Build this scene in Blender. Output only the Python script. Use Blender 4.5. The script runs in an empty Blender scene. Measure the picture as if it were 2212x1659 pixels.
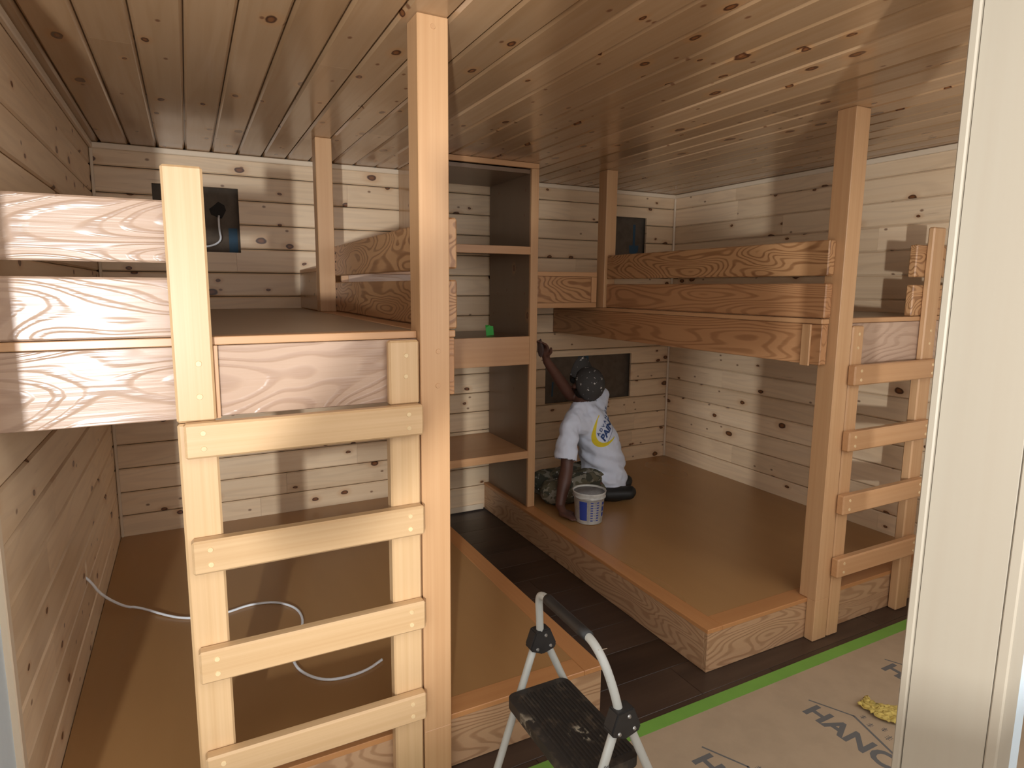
import bpy, bmesh, math, random
from mathutils import Vector, Matrix, noise as mnoise
from mathutils.bvhtree import BVHTree
SC = bpy.context.scene
COL = SC.collection
random.seed(7)

# ------------------------------------------------------------------ camera, world, lights, exposure
IW, IH = 2212, 1659
FPX, YAW, PIT, ROL = 1317.132, .45895, .14002, .00457
PPX, PPY, CAMZ = 1059.768, 805.561, 1.70
cd = bpy.data.cameras.new('camera'); cam = bpy.data.objects.new('camera', cd); COL.objects.link(cam)
fw = Vector((math.sin(YAW)*math.cos(PIT), math.cos(YAW)*math.cos(PIT), -math.sin(PIT)))
r0 = Vector((math.cos(YAW), -math.sin(YAW), 0)); u0 = r0.cross(fw)
rt = math.cos(ROL)*r0 + math.sin(ROL)*u0; up = -math.sin(ROL)*r0 + math.cos(ROL)*u0
m = Matrix((rt, up, -fw)).transposed().to_4x4(); m.translation = Vector((0, 0, CAMZ)); cam.matrix_world = m
cd.sensor_fit = 'HORIZONTAL'; cd.sensor_width = 36; cd.lens = 36*FPX/IW
cd.shift_x = (IW/2-PPX)/IW; cd.shift_y = (PPY-IH/2)/IW; cd.clip_start = .02
SC.camera = cam

SC.view_settings.view_transform = 'Standard'; SC.view_settings.look = 'None'
SC.view_settings.gamma = 1; SC.view_settings.use_curve_mapping = False
SC.view_settings.exposure = 0.08

w = bpy.data.worlds.new('world'); SC.world = w; w.use_nodes = True
bg = w.node_tree.nodes['Background']; bg.inputs[0].default_value = (.99, .965, .94, 1); bg.inputs[1].default_value = 2.1

# daylight from the small window of the entry hall, behind and left of the camera
ld = bpy.data.lights.new('hall_window_light', 'AREA'); ld.shape = 'RECTANGLE'; ld.size = .06; ld.size_y = .11
ld.energy = 110; ld.color = (.93, .97, 1.0)
lo = bpy.data.objects.new('hall_window_light', ld); COL.objects.link(lo)
LP = Vector((-.76, -1.44, 1.40)); lo.location = LP
lo.rotation_euler = (Vector((1.6, 3.2, 1.45)) - LP).to_track_quat('-Z', 'Y').to_euler()

# ------------------------------------------------------------------ dimensions (metres)
HC = 2.479; XL, XR, YB = -.44, 3.771, 4.095
HB = .208; HU = 1.562
ZJ = [2.359-.1448*k for k in range(0, 17)]
FRONT_Y0, FRONT_Y1 = .54, .70

# ------------------------------------------------------------------ helpers
WM = {}
def link(name, data, parent=None, mat=None, M=None):
    o = bpy.data.objects.new(name, data); COL.objects.link(o)
    M = M or Matrix.Identity(4)
    if parent is not None:
        o.parent = parent; o.matrix_basis = WM[parent.name].inverted() @ M
    else: o.matrix_basis = M
    WM[o.name] = M.copy()
    if mat is not None and data is not None:
        if len(data.materials) == 0: data.materials.append(mat)
        elif data.materials[0] is not mat:
            o.material_slots[0].link = 'OBJECT'; o.material_slots[0].material = mat
    return o
def tag(o, label=None, cat=None, group=None, kind=None):
    if label: o['label'] = label
    if cat: o['category'] = cat
    if group: o['group'] = group
    if kind: o['kind'] = kind
    return o
def thing(name, loc, label, cat, group=None):
    return tag(link(name, None, M=Matrix.Translation(Vector(loc))), label, cat, group)
def mesh(bm, name, smooth=False):
    me = bpy.data.meshes.new(name); bm.to_mesh(me); bm.free()
    if smooth:
        for p in me.polygons: p.use_smooth = True
    return me
BOXC = {}
def boxmesh(L, Wd, T, bev):
    k = (round(L, 4), round(Wd, 4), round(T, 4), bev)
    if k not in BOXC:
        bm = bmesh.new(); bmesh.ops.create_cube(bm, size=1)
        for v in bm.verts: v.co = Vector((v.co.x*L, v.co.y*Wd, v.co.z*T))
        if bev: bmesh.ops.bevel(bm, geom=bm.edges[:], offset=min(bev, T*.45), segments=1, affect='EDGES', profile=.5)
        BOXC[k] = mesh(bm, 'board')
    return BOXC[k]
AX = {'x': Vector((1, 0, 0)), 'y': Vector((0, 1, 0)), 'z': Vector((0, 0, 1))}
def frame(g, ex):
    d = dict(x=ex[0], y=ex[1], z=ex[2]); o = [a for a in 'xyz' if a != g]
    o.sort(key=lambda a: -d[a]); lx = AX[g]; ly = AX[o[0]]; lz = lx.cross(ly)
    return lx, ly, lz, d[g], d[o[0]], d[o[1]]
def box(name, x0, x1, y0, y1, z0, z1, mat, parent=None, grain=None, bev=.0025):
    ex = (x1-x0, y1-y0, z1-z0)
    g = grain or 'xyz'[ex.index(max(ex))]
    lx, ly, lz, L, Wd, T = frame(g, ex)
    M = Matrix((lx, ly, lz)).transposed().to_4x4(); M.translation = Vector(((x0+x1)/2, (y0+y1)/2, (z0+z1)/2))
    return link(name, boxmesh(L, Wd, T, bev), parent, mat, M)
def multibox(name, boxes, mat, parent=None, bev=.0025, grain='z'):
    """one board or post cut from several blocks: boxes are world extents; local x follows the grain"""
    lx = AX[grain]; ly = AX['x' if grain != 'x' else 'y']; lz = lx.cross(ly)
    R = Matrix((lx, ly, lz)).transposed().to_4x4()
    c = Vector([sum(b[2*i]+b[2*i+1] for b in boxes)/2/len(boxes) for i in range(3)])
    M = R.copy(); M.translation = c; MI = M.inverted()
    bm = bmesh.new()
    for b in boxes:
        r = bmesh.ops.create_cube(bm, size=1)
        for v in r['verts']:
            v.co = MI @ Vector(((b[0]+b[1])/2+v.co.x*(b[1]-b[0]), (b[2]+b[3])/2+v.co.y*(b[3]-b[2]), (b[4]+b[5])/2+v.co.z*(b[5]-b[4])))
        es = set(e for v in r['verts'] for e in v.link_edges)
        if bev: bmesh.ops.bevel(bm, geom=list(es), offset=bev, segments=1, affect='EDGES', profile=.5)
    return link(name, mesh(bm, name), parent, mat, M)
def tube(name, pts, r, mat, parent=None, seg=10, closed=False, cyc=2):
    """smooth round tube through points (one mesh)"""
    P = [Vector(p) for p in pts]
    for _ in range(cyc):
        Q = [P[0]]
        for a, b in zip(P, P[1:]): Q += [a.lerp(b, .25), a.lerp(b, .75)]
        Q.append(P[-1]); P = Q
    bm = bmesh.new(); rings = []; n = None
    for i, p in enumerate(P):
        t = (P[min(i+1, len(P)-1)]-P[max(i-1, 0)]).normalized()
        if n is None: n = t.orthogonal().normalized()
        n = (n-t*n.dot(t)).normalized(); b = t.cross(n)
        rr = r if not callable(r) else r(i/(len(P)-1))
        rings.append([bm.verts.new(p+rr*(math.cos(2*math.pi*k/seg)*n+math.sin(2*math.pi*k/seg)*b)) for k in range(seg)])
    for A, B in zip(rings, rings[1:]):
        for k in range(seg): bm.faces.new((A[k], A[(k+1) % seg], B[(k+1) % seg], B[k]))
    bm.faces.new(rings[0][::-1]); bm.faces.new(rings[-1])
    c = P[len(P)//2].copy()
    for v in bm.verts: v.co -= c
    bmesh.ops.recalc_face_normals(bm, faces=bm.faces[:])
    return link(name, mesh(bm, name, True), parent, mat, Matrix.Translation(c))
def disc(bm, c, n, r, h, seg=14, r2=None):
    n = Vector(n).normalized(); M = n.to_track_quat('Z', 'Y').to_matrix().to_4x4(); M.translation = Vector(c)+n*h/2
    bmesh.ops.create_cone(bm, cap_ends=True, segments=seg, radius1=r, radius2=r if r2 is None else r2, depth=h, matrix=M)
def lathe(name, prof, mat, parent, c, seg=36):
    bm = bmesh.new(); R = []
    for r, z in prof: R.append([bm.verts.new((r*math.cos(2*math.pi*k/seg), r*math.sin(2*math.pi*k/seg), z)) for k in range(seg)])
    for A, B in zip(R, R[1:]):
        for k in range(seg): bm.faces.new((A[k], A[(k+1) % seg], B[(k+1) % seg], B[k]))
    bm.faces.new(R[0][::-1]); bm.faces.new(R[-1])
    return link(name, mesh(bm, name, True), parent, mat, Matrix.Translation(Vector(c)))

# ------------------------------------------------------------------ materials
class N:
    def __init__(s, name):
        s.m = bpy.data.materials.new(name); s.m.use_nodes = True; s.t = s.m.node_tree; s.t.nodes.clear()
        s.out = s.n('ShaderNodeOutputMaterial'); s.b = s.n('ShaderNodeBsdfPrincipled'); s.l(s.b.outputs[0], s.out.inputs[0])
    def n(s, k, **a):
        x = s.t.nodes.new(k)
        for q, v in a.items(): setattr(x, q, v)
        return x
    def l(s, a, b): s.t.links.new(a, b)
    def v(s, sock, x):
        if hasattr(x, 'links') or hasattr(x, 'is_linked'): s.l(x, sock)
        else: sock.default_value = x
    def math(s, op, a, b=0.0, c=None, clamp=False):
        x = s.n('ShaderNodeMath', operation=op); x.use_clamp = clamp; s.v(x.inputs[0], a); s.v(x.inputs[1], b)
        if c is not None: s.v(x.inputs[2], c)
        return x.outputs[0]
    def vm(s, op, a, b):
        x = s.n('ShaderNodeVectorMath', operation=op); s.v(x.inputs[0], a); s.v(x.inputs[1], b); return x.outputs[0]
    def mix(s, f, a, b, mode='MIX'):
        x = s.n('ShaderNodeMix', data_type='RGBA', blend_type=mode); s.v(x.inputs[0], f); s.v(x.inputs[6], a); s.v(x.inputs[7], b); return x.outputs[2]
    def noise(s, vec, scale, detail=2.0, rough=.5, dist=0.0, out='Fac'):
        x = s.n('ShaderNodeTexNoise'); s.v(x.inputs['Vector'], vec); s.v(x.inputs['Scale'], scale)
        x.inputs['Detail'].default_value = detail; x.inputs['Roughness'].default_value = rough; x.inputs['Distortion'].default_value = dist
        return x.outputs[out]
    def ramp(s, f, *st):
        x = s.n('ShaderNodeValToRGB'); e = x.color_ramp.elements
        e[0].position, e[0].color = st[0][0], st[0][1]; e[1].position, e[1].color = st[1][0], st[1][1]
        for p, c in st[2:]: q = e.new(p); q.color = c
        s.v(x.inputs[0], f); return x.outputs[0]
    def sstep(s, x, a, b):
        q = s.n('ShaderNodeMapRange', interpolation_type='SMOOTHSTEP'); s.v(q.inputs[0], x); q.inputs[1].default_value = a; q.inputs[2].default_value = b; return q.outputs[0]
    def coords(s, shift=True):
        tc = s.n('ShaderNodeTexCoord').outputs['Object']; s.rnd = s.n('ShaderNodeObjectInfo').outputs['Random']
        if not shift: return tc
        cx = s.n('ShaderNodeCombineXYZ'); s.l(s.math('MULTIPLY', s.rnd, 37.3), cx.inputs[0]); s.l(s.math('MULTIPLY', s.rnd, 91.7), cx.inputs[1]); s.l(s.math('MULTIPLY', s.rnd, 53.1), cx.inputs[2])
        return s.vm('ADD', tc, cx.outputs[0])
    def setp(s, **k):
        for a, v in k.items(): s.v(s.b.inputs[a], v)
def C3(r, g, b): return (r, g, b, 1)
def wood(name, light, dark, grain=(1.2, 55, 55), gamt=.35, rings=None, ringcol=None, knots=0, rough=.4, tint=.18, bump=.0, spec=.5, coat=0, ringw=.75):
    s = N(name); p = s.coords()
    g = s.noise(s.vm('MULTIPLY', p, grain), 1.0, 3, .6)
    g2 = s.noise(s.vm('MULTIPLY', p, (grain[0]*.5, grain[1]*.16, grain[2]*.16)), 1.0, 2, .5)
    f = s.math('ADD', s.math('MULTIPLY', g, .55), s.math('MULTIPLY', g2, .45))
    f = s.sstep(f, .5-.5*.55, .5+.5*.55)
    col = s.mix(s.math('MULTIPLY', f, gamt), light, dark)
    h = g
    if rings:
        q = s.vm('MULTIPLY', p, rings[0]); n1 = s.noise(q, 1.0, 1.5, .45, .35)
        k = s.math('SINE', s.math('ADD', s.math('MULTIPLY', n1, rings[1]*6.283), s.math('MULTIPLY', g, 1.6)))
        ln = s.math('MULTIPLY', s.sstep(k, ringw-.9, 1.0), s.math('MULTIPLY_ADD', g, .9, .5))
        col = s.mix(s.math('MULTIPLY', ln, rings[2]), col, ringcol); h = s.math('ADD', g, s.math('MULTIPLY', ln, 1.2))
    tn = s.mix(s.math('MULTIPLY', s.rnd, 1.0), C3(1-tint, 1-tint*1.15, 1-tint*1.3), C3(1+tint*.35, 1+tint*.35, 1+tint*.4))
    col = s.mix(1.0, col, tn, 'MULTIPLY')
    if knots:
        kp = s.vm('MULTIPLY', p, (3.0, 5.0, 0.0)); wn = s.noise(s.vm('MULTIPLY', p, (22, 22, 22)), 1.0, 1, out='Color')
        kp = s.vm('ADD', kp, s.vm('MULTIPLY', s.vm('SUBTRACT', wn, (.5, .5, .5)), (.06, .06, 0)))
        vo = s.n('ShaderNodeTexVoronoi', voronoi_dimensions='2D'); s.l(kp, vo.inputs['Vector']); vo.inputs['Scale'].default_value = 1.0
        sep = s.n('ShaderNodeSeparateColor'); s.l(vo.outputs['Color'], sep.inputs[0])
        has = s.math('GREATER_THAN', sep.outputs[0], 1-knots)
        rad = s.math('MULTIPLY_ADD', s.math('POWER', sep.outputs[1], 2.0), .07, .042)
        rel = s.math('DIVIDE', vo.outputs['Distance'], rad)
        core = s.math('MULTIPLY', s.math('SUBTRACT', 1.0, s.sstep(rel, .75, 1.05)), has)
        halo = s.math('MULTIPLY', s.math('SUBTRACT', 1.0, s.sstep(rel, .9, 2.6)), has)
        col = s.mix(s.math('MULTIPLY', halo, .35), col, C3(.52, .24, .08))
        rr = s.math('MULTIPLY', s.sstep(rel, .25, .8), 1.0)
        kc = s.mix(rr, C3(.22, .085, .03), C3(.07, .024, .012))
        col = s.mix(core, col, kc)
        # small pin knots
        v2 = s.n('ShaderNodeTexVoronoi', voronoi_dimensions='2D'); s.l(s.vm('MULTIPLY', p, (6, 9, 0)), v2.inputs['Vector']); v2.inputs['Scale'].default_value = 1.0
        s2 = s.n('ShaderNodeSeparateColor'); s.l(v2.outputs['Color'], s2.inputs[0])
        c2 = s.math('MULTIPLY', s.math('SUBTRACT', 1.0, s.sstep(v2.outputs['Distance'], .03, .09)), s.math('GREATER_THAN', s2.outputs[0], .80))
        col = s.mix(s.math('MULTIPLY', c2, .8), col, C3(.16, .06, .025))
        # short dark streaks
        st = s.noise(s.vm('MULTIPLY', p, (5, 60, 1)), 1.0, 1, .4)
        col = s.mix(s.math('MULTIPLY', s.sstep(st, .72, .86), .4), col, C3(.35, .19, .09))
    s.setp(**{'Base Color': col, 'Roughness': s.math('MULTIPLY_ADD', g2, .12, rough-.06), 'Specular IOR Level': spec, 'Coat Weight': coat, 'Coat Roughness': .12})
    if bump:
        b = s.n('ShaderNodeBump'); b.inputs['Strength'].default_value = bump; b.inputs['Distance'].default_value = .002
        s.l(h, b.inputs['Height']); s.l(b.outputs[0], s.b.inputs['Normal'])
    return s.m
def plain(name, col, rough=.5, metal=0, var=0, scale=20, bump=0, spec=.5, col2=None):
    s = N(name); p = s.coords(False); n = s.noise(p, scale, 4, .6)
    c = col
    if var or col2: c = s.mix(s.math('MULTIPLY', s.sstep(n, .35, .7), 1.0 if col2 else var), col, col2 or C3(col[0]*.5, col[1]*.5, col[2]*.5))
    s.setp(**{'Base Color': c, 'Roughness': rough, 'Metallic': metal, 'Specular IOR Level': spec})
    if bump:
        b = s.n('ShaderNodeBump'); b.inputs['Strength'].default_value = bump; b.inputs['Distance'].default_value = .003; s.l(n, b.inputs['Height']); s.l(b.outputs[0], s.b.inputs['Normal'])
    return s.m

pine = wood('knotty_pine', C3(.90, .70, .475), C3(.74, .50, .28), (1.0, 40, 40), .55, knots=.85, rough=.38, tint=.16, rings=((1.0, 9, 9), 6, .22), ringcol=C3(.60, .42, .27))
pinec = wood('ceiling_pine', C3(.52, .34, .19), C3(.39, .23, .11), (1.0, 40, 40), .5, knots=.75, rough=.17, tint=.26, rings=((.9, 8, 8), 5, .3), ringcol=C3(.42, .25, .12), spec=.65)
pinet = wood('pine_trim', C3(.80, .66, .49), C3(.66, .49, .32), (1.0, 70, 70), .4, rough=.4, tint=.08)
fir = wood('fir_post', C3(.62, .375, .195), C3(.47, .24, .10), (.8, 60, 60), .7, rough=.36, tint=.10)
firlad = wood('ladder_fir', C3(.64, .43, .235), C3(.50, .30, .135), (.8, 75, 75), .8, rough=.36, tint=.12)
firt = wood('fir_trim', C3(.58, .33, .165), C3(.44, .215, .085), (.9, 55, 55), .6, rough=.35, tint=.10)
ply = wood('flame_grain_board', C3(.52, .29, .135), C3(.42, .21, .09), (1.4, 45, 45), .45, rings=((1.9, 6.5, 6.5), 20.0, .7), ringcol=C3(.20, .08, .028), rough=.36, tint=.10, bump=.3, ringw=.8)
plyb = wood('long_grain_board', C3(.50, .26, .12), C3(.40, .19, .08), (1.4, 45, 45), .45, rings=((.75, 5.0, 5.0), 24.0, .5), ringcol=C3(.20, .075, .025), rough=.36, tint=.08, bump=.25, ringw=.8)
plyf = wood('pale_flame_board', C3(.50, .345, .245), C3(.42, .27, .18), (1.4, 45, 45), .4, rings=((1.5, 4.2, 4.2), 20.0, .42), ringcol=C3(.30, .18, .12), rough=.27, tint=.06, bump=.5, spec=.42, ringw=.8)
plyk = wood('kick_board_grain', C3(.54, .335, .19), C3(.48, .27, .14), (1.4, 45, 45), .45, rings=((1.5, 6.0, 6.0), 22, .6), ringcol=C3(.30, .15, .07), rough=.42, tint=.06, bump=.3)
edgem = wood('orange_edge_board', C3(.56, .27, .105), C3(.42, .17, .055), (.9, 45, 45), .6, rough=.32, tint=.08)
deckm = wood('deck_panel', C3(.43, .235, .092), C3(.34, .175, .064), (1.0, 5, 5), .6, rough=.30, tint=.04, spec=.5)
udeck = wood('upper_deck_panel', C3(.42, .33, .24), C3(.34, .26, .18), (1.0, 5, 5), .6, rough=.45, tint=.04)
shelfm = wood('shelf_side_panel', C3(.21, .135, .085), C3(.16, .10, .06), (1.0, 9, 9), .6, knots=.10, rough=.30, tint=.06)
vinyl = wood('dark_vinyl_plank', C3(.075, .045, .030), C3(.030, .018, .013), (2.0, 26, 26), .9, rough=.38, tint=.25)
drywall = plain('painted_drywall', C3(.74, .77, .80), .6, var=.04, scale=60)
drywallb = plain('bluish_drywall', C3(.70, .80, .86), .6, var=.03, scale=60)
jambm = wood('pale_maple_jamb', C3(.41, .36, .28), C3(.37, .305, .225), (.8, 22, 22), .6, rough=.4, tint=.04)
osb = plain('sheathing_board', C3(.135, .10, .07), .8, var=.5, scale=14)
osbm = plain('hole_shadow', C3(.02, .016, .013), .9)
bluep = plain('blue_print', C3(.03, .075, .12), .7)
darkm = plain('black_plastic', C3(.022, .020, .019), .5, var=.5, scale=30)
def black_step():
    s = N('worn_black_step'); p = s.coords(False); n = s.noise(p, 22, 4, .65); n2 = s.noise(p, 7, 2, .5)
    c = s.mix(s.sstep(n, .50, .72), C3(.022, .018, .015), C3(.075, .055, .038)); c = s.mix(s.math('MULTIPLY', s.sstep(n2, .60, .68), s.sstep(n, .5, .6)), c, C3(.40, .35, .26))
    s.setp(**{'Base Color': c, 'Roughness': .55}); return s.m
stepm = black_step()
def speckled(name, base, spot, lo, hi, scale, rough):
    s = N(name); p = s.coords(False); n = s.noise(p, scale, 3, .6); s.setp(**{'Base Color': s.mix(s.sstep(n, lo, hi), base, spot), 'Roughness': rough}); return s.m
tubem = speckled('white_painted_tube', C3(.46, .46, .42), C3(.35, .27, .18), .66, .74, 60, .35)
steelm = plain('steel_rivet', C3(.45, .44, .42), .35, metal=.8)
cablem = plain('white_cable_sheath', C3(.86, .88, .90), .4)
paperm = plain('kraft_paper', C3(.43, .32, .21), .75, var=.18, scale=7, bump=.1)
inkm = plain('grey_ink', C3(.13, .125, .12), .8)
tapem = plain('green_tape', C3(.18, .38, .06), .6, var=.15, scale=9)
tapeb = plain('bright_green_tape', C3(.03, .38, .04), .55)
ragm = plain('yellow_rag_cloth', C3(.62, .46, .12), .9, var=.3, scale=40, bump=.5)
plugm = wood('fir_plug', C3(.80, .60, .34), C3(.60, .40, .20), (60, 60, 60), .6, rough=.4, tint=.1)
plugp = wood('fir_post_plug', C3(.62, .36, .18), C3(.50, .27, .13), (60, 60, 60), .6, rough=.4, tint=.1)
skinm = plain('brown_skin', C3(.115, .050, .034), .5, var=.25, scale=25)
shirtm = plain('white_cotton', C3(.76, .83, .98), .85, var=.03, scale=8, bump=.12)
def camo():
    s = N('paint_spattered_camo'); p = s.coords(False)
    n1 = s.noise(p, 14, 2, .5, .8); n2 = s.noise(s.vm('ADD', p, (5, 5, 5)), 18, 2, .5, .8); n3 = s.noise(s.vm('ADD', p, (9, 1, 5)), 26, 3, .6)
    c = s.mix(s.sstep(n1, .5, .53), C3(.12, .105, .065), C3(.055, .055, .038)); c = s.mix(s.sstep(n2, .55, .58), c, C3(.24, .22, .17))
    c = s.mix(s.sstep(n3, .66, .69), c, C3(.62, .62, .6)); s.setp(**{'Base Color': c, 'Roughness': .9}); return s.m
camom = camo()
capm = speckled('paint_spotted_black_cloth', C3(.050, .048, .046), C3(.60, .59, .55), .645, .665, 30, .85)
shoem = plain('black_leather', C3(.016, .016, .015), .55, var=.4, scale=20)
hairm = plain('black_hair', C3(.012, .010, .009), .8, bump=.6, scale=80)
yelp = plain('yellow_print', C3(.85, .68, .03), .7)
navyp = plain('navy_print', C3(.03, .075, .24), .7)
def pail():
    s = N('milky_pail_plastic'); p = s.coords(False); n = s.noise(p, 25, 4, .6)
    s.setp(**{'Base Color': s.mix(s.sstep(n, .4, .7), C3(.62, .62, .58), C3(.46, .46, .44)), 'Roughness': .4}); return s.m
pailm = pail(); pailin = plain('paint_residue', C3(.30, .30, .30), .6, var=.5, scale=40)
bluelab = plain('blue_label', C3(.03, .06, .33), .5)

# ------------------------------------------------------------------ room shell
def cladding(parent, org, U, V, nrm, rows, u0, u1, holes, mat, seglen=2.6, c=.007, seed=1, gap=.0022, depth=.018, name='plank'):
    """rows of tongue and groove boards with V grooves; org + u*U + v*V; holes are (ua,ub,va,vb) cut out of the boards"""
    R = random.Random(seed); U = Vector(U); V = Vector(V); nrm = Vector(nrm)
    for (v0, v1) in rows:
        s = u0; segs = []
        s -= R.random()*seglen*.8
        while s < u1:
            e = s+seglen*(.75+.6*R.random())
            if u1-e < .35: e = u1
            a, b = max(s, u0), min(e, u1)
            if b-a > .02: segs.append((a, b))
            s = e
        for (a, b) in segs:
            hs = [h for h in holes if h[0] < b and h[1] > a and h[2] < v1 and h[3] > v0]
            ub = sorted(set([a+.0004, b-.0004]+[x for h in hs for x in h[:2] if a+gap < x < b-gap]))
            vb = sorted(set([v0+gap, v0+gap+c, v1-gap-c, v1-gap]+[x for h in hs for x in h[2:] if v0+gap < x < v1-gap]))
            cells = {}
            uc, vc = (a+b)/2, (v0+v1)/2; bm = bmesh.new(); vs = {}
            def vert(i, j):
                if (i, j) not in vs:
                    z = 0.0
                    if vb[j] <= v0+gap+1e-6 or vb[j] >= v1-gap-1e-6: z = -c
                    vs[i, j] = bm.verts.new((ub[i]-uc, vb[j]-vc, z))
                return vs[i, j]
            for i in range(len(ub)-1):
                for j in range(len(vb)-1):
                    mu, mv = (ub[i]+ub[i+1])/2, (vb[j]+vb[j+1])/2
                    if any(h[0] < mu < h[1] and h[2] < mv < h[3] for h in hs): continue
                    bm.faces.new((vert(i, j), vert(i+1, j), vert(i+1, j+1), vert(i, j+1)))
            if not bm.faces: bm.free(); continue
            be = [e for e in bm.edges if e.is_boundary]
            ex = bmesh.ops.extrude_edge_only(bm, edges=be)
            for v in ex['geom']:
                if isinstance(v, bmesh.types.BMVert): v.co.z = -depth
            M = Matrix((U, V, nrm)).transposed().to_4x4(); M.translation = Vector(org)+U*uc+V*vc
            link(name, mesh(bm, name), parent, mat, M)

# floor
floor = tag(box('floor', -1.2, 5.2, -3.2, 4.3, -.06, -.009, vinyl, grain='x', bev=0), kind='structure')
R = random.Random(4)
for j in range(17):
    y0 = .72+j*.2; x = -.1-R.random()*1.2
    while x < 3.8:
        e = x+1.22; a, b = max(x, .5), min(e, 3.77)
        if b-a > .05 and y0+.2 < 4.12: box('plank', a+.0008, b-.0008, y0+.0008, y0+.1992, -.0088, 0, vinyl, floor, 'x', .0012)
        x = e
# ceiling
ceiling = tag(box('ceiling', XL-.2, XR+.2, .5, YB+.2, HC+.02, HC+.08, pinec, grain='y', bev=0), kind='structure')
cx = [-.387+.1407*k for k in range(-1, 31)]
rows = [(max(-x1, -XR), min(-x0, -XL)) for x0, x1 in zip(cx, cx[1:])]
rows = [r for r in rows if r[1]-r[0] > .02]
# U = +y, V = -x, normal = -z  (U x V = -z? (0,1,0)x(-1,0,0) = (0,0,1)) -> use V=+x
rows = [(-b, -a) for a, b in rows]
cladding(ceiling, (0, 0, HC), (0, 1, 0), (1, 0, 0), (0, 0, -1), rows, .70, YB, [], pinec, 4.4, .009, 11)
# back wall with the three cut-outs
wall_back = tag(box('wall_back', XL-.2, XR+.2, YB+.075, YB+.12, 0, HC+.021, osb, bev=0), kind='structure')
zr = [HC]+[z for z in ZJ if z > .05]+[0.0]
wrows = [(b, a) for a, b in zip(zr, zr[1:])]
H1, H2, H3 = (-.148, .311, 1.901, 2.281), (3.153, 3.469, 1.90, 2.272), (2.508, 3.359, .775, 1.148)
cladding(wall_back, (0, YB, 0), (1, 0, 0), (0, 0, 1), (0, -1, 0), wrows, XL, XR, [H1, H2, H3], pine, 2.2, .007, 3)
for H in (H1, H2, H3):
    box('sheathing_panel', H[0]-.03, H[1]+.03, YB+.055, YB+.07, H[2]-.03, H[3]+.03, osb, wall_back, 'x', 0)
def flat(name, pts, M, mat, parent, th=.0006):
    bm = bmesh.new(); vs = [bm.verts.new((x, y, 0)) for x, y in pts]; f = bm.faces.new(vs)
    r = bmesh.ops.extrude_face_region(bm, geom=[f]); [setattr(v.co, 'z', th) for v in r['geom'] if isinstance(v, bmesh.types.BMVert)]
    bmesh.ops.recalc_face_normals(bm, faces=bm.faces[:])
    return link(name, mesh(bm, name), parent, mat, M)
def wallM(x, y, z):
    M = Matrix(((1, 0, 0), (0, 0, 1), (0, -1, 0))).transposed().to_4x4(); M.translation = Vector((x, y, z)); return M
arrow = [(-.012, .20), (-.012, .03), (-.05, .03), (-.045, -.03), (.0, -.05), (.045, -.02), (.05, .03), (.012, .03), (.012, .20)]
flat('printed_arrow', arrow, wallM(3.385, YB+.0545, 2.02), bluep, wall_back)
flat('printed_arrow', [(x*1.1, -y*.9) for x, y in arrow], wallM(2.905, YB+.0545, 1.12), bluep, wall_back)
flat('printed_patch', [(0, -.04), (.05, -.04), (.05, .12), (0, .12)], wallM(.25, YB+.0545, 1.93), bluep, wall_back)
flat('printed_patch', [(0, 0), (.014, 0), (.02, .12), (.004, .12)], wallM(2.60, YB+.0545, .82), bluep, wall_back)
# side walls
wall_right = tag(box('wall_right', XR+.02, XR+.08, .5, YB+.1, 0, HC+.021, pine, grain='y', bev=0), kind='structure')
cladding(wall_right, (XR, 0, 0), (0, 1, 0), (0, 0, 1), (-1, 0, 0), wrows, .70, YB, [], pine, 2.4, .007, 8)
wall_left = tag(box('wall_left', XL-.08, XL-.02, 1.12, YB+.1, 0, HC+.021, pine, grain='y', bev=0), kind='structure')
# small hole where the cable leaves the wall
HL = (2.845, 2.885, .48, .575)
cladding(wall_left, (XL, 0, 0), (0, -1, 0), (0, 0, 1), (1, 0, 0), wrows, -YB, -1.79, [(-HL[1], -HL[0], HL[2], HL[3])], pine, 2.6, .007, 5)
box('end_casing', XL-.019, XL+.004, 1.757, 1.79, 0, HC, pinet, wall_left, 'z', .003)
box('drywall_panel', XL-.02, XL-.012, 1.12, 1.757, 0, HC, drywallb, wall_left, 'z', 0)
# front wall beside the doorway: narrow pier, header, far return
wall_front = tag(box('wall_front', 1.384, 1.53, FRONT_Y0+.012, FRONT_Y1-.012, 0, 2.438, drywallb, grain='z', bev=0), kind='structure')
box('header', -1.2, 4.0, FRONT_Y0, FRONT_Y1-.002, 2.44, 2.478, drywall, wall_front, 'x', 0)
box('return_wall', 3.1, 4.0, FRONT_Y0, FRONT_Y1-.002, 0, 2.44, drywall, wall_front, 'z', 0)
# unseen low wall, added out of frame to shade the low parts of the room
kw = bmesh.new(); bmesh.ops.create_cube(kw, size=1)
for v in kw.verts: v.co = Vector((v.co.x*4.9, v.co.y*.10, v.co.z*1.17))
bmesh.ops.bevel(kw, geom=kw.edges[:], offset=.004, segments=1, affect='EDGES')
KM = Matrix.Rotation(math.radians(16), 4, 'Z'); KM.translation = Vector((.50, -.53, .586))
tag(link('added_shade_wall', mesh(kw, 'added_shade_wall'), None, drywall, KM), kind='structure')
door_1 = tag(box('door_1', 1.372, 1.384, FRONT_Y0+.0083, FRONT_Y1-.0065, 0, 2.43, jambm, grain='z', bev=.001), kind='structure')
box('room_casing', 1.366, 1.43, FRONT_Y1-.005, FRONT_Y1+.012, 0, 2.43, jambm, door_1, 'z', .003)
box('hall_casing', 1.378, 1.432, FRONT_Y0-.012, FRONT_Y0+.007, 0, 2.43, jambm, door_1, 'z', .003)
box('hall_casing', 1.37, 1.378, FRONT_Y0-.014, FRONT_Y0+.007, 0, 2.43, jambm, door_1, 'z', .003)
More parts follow.
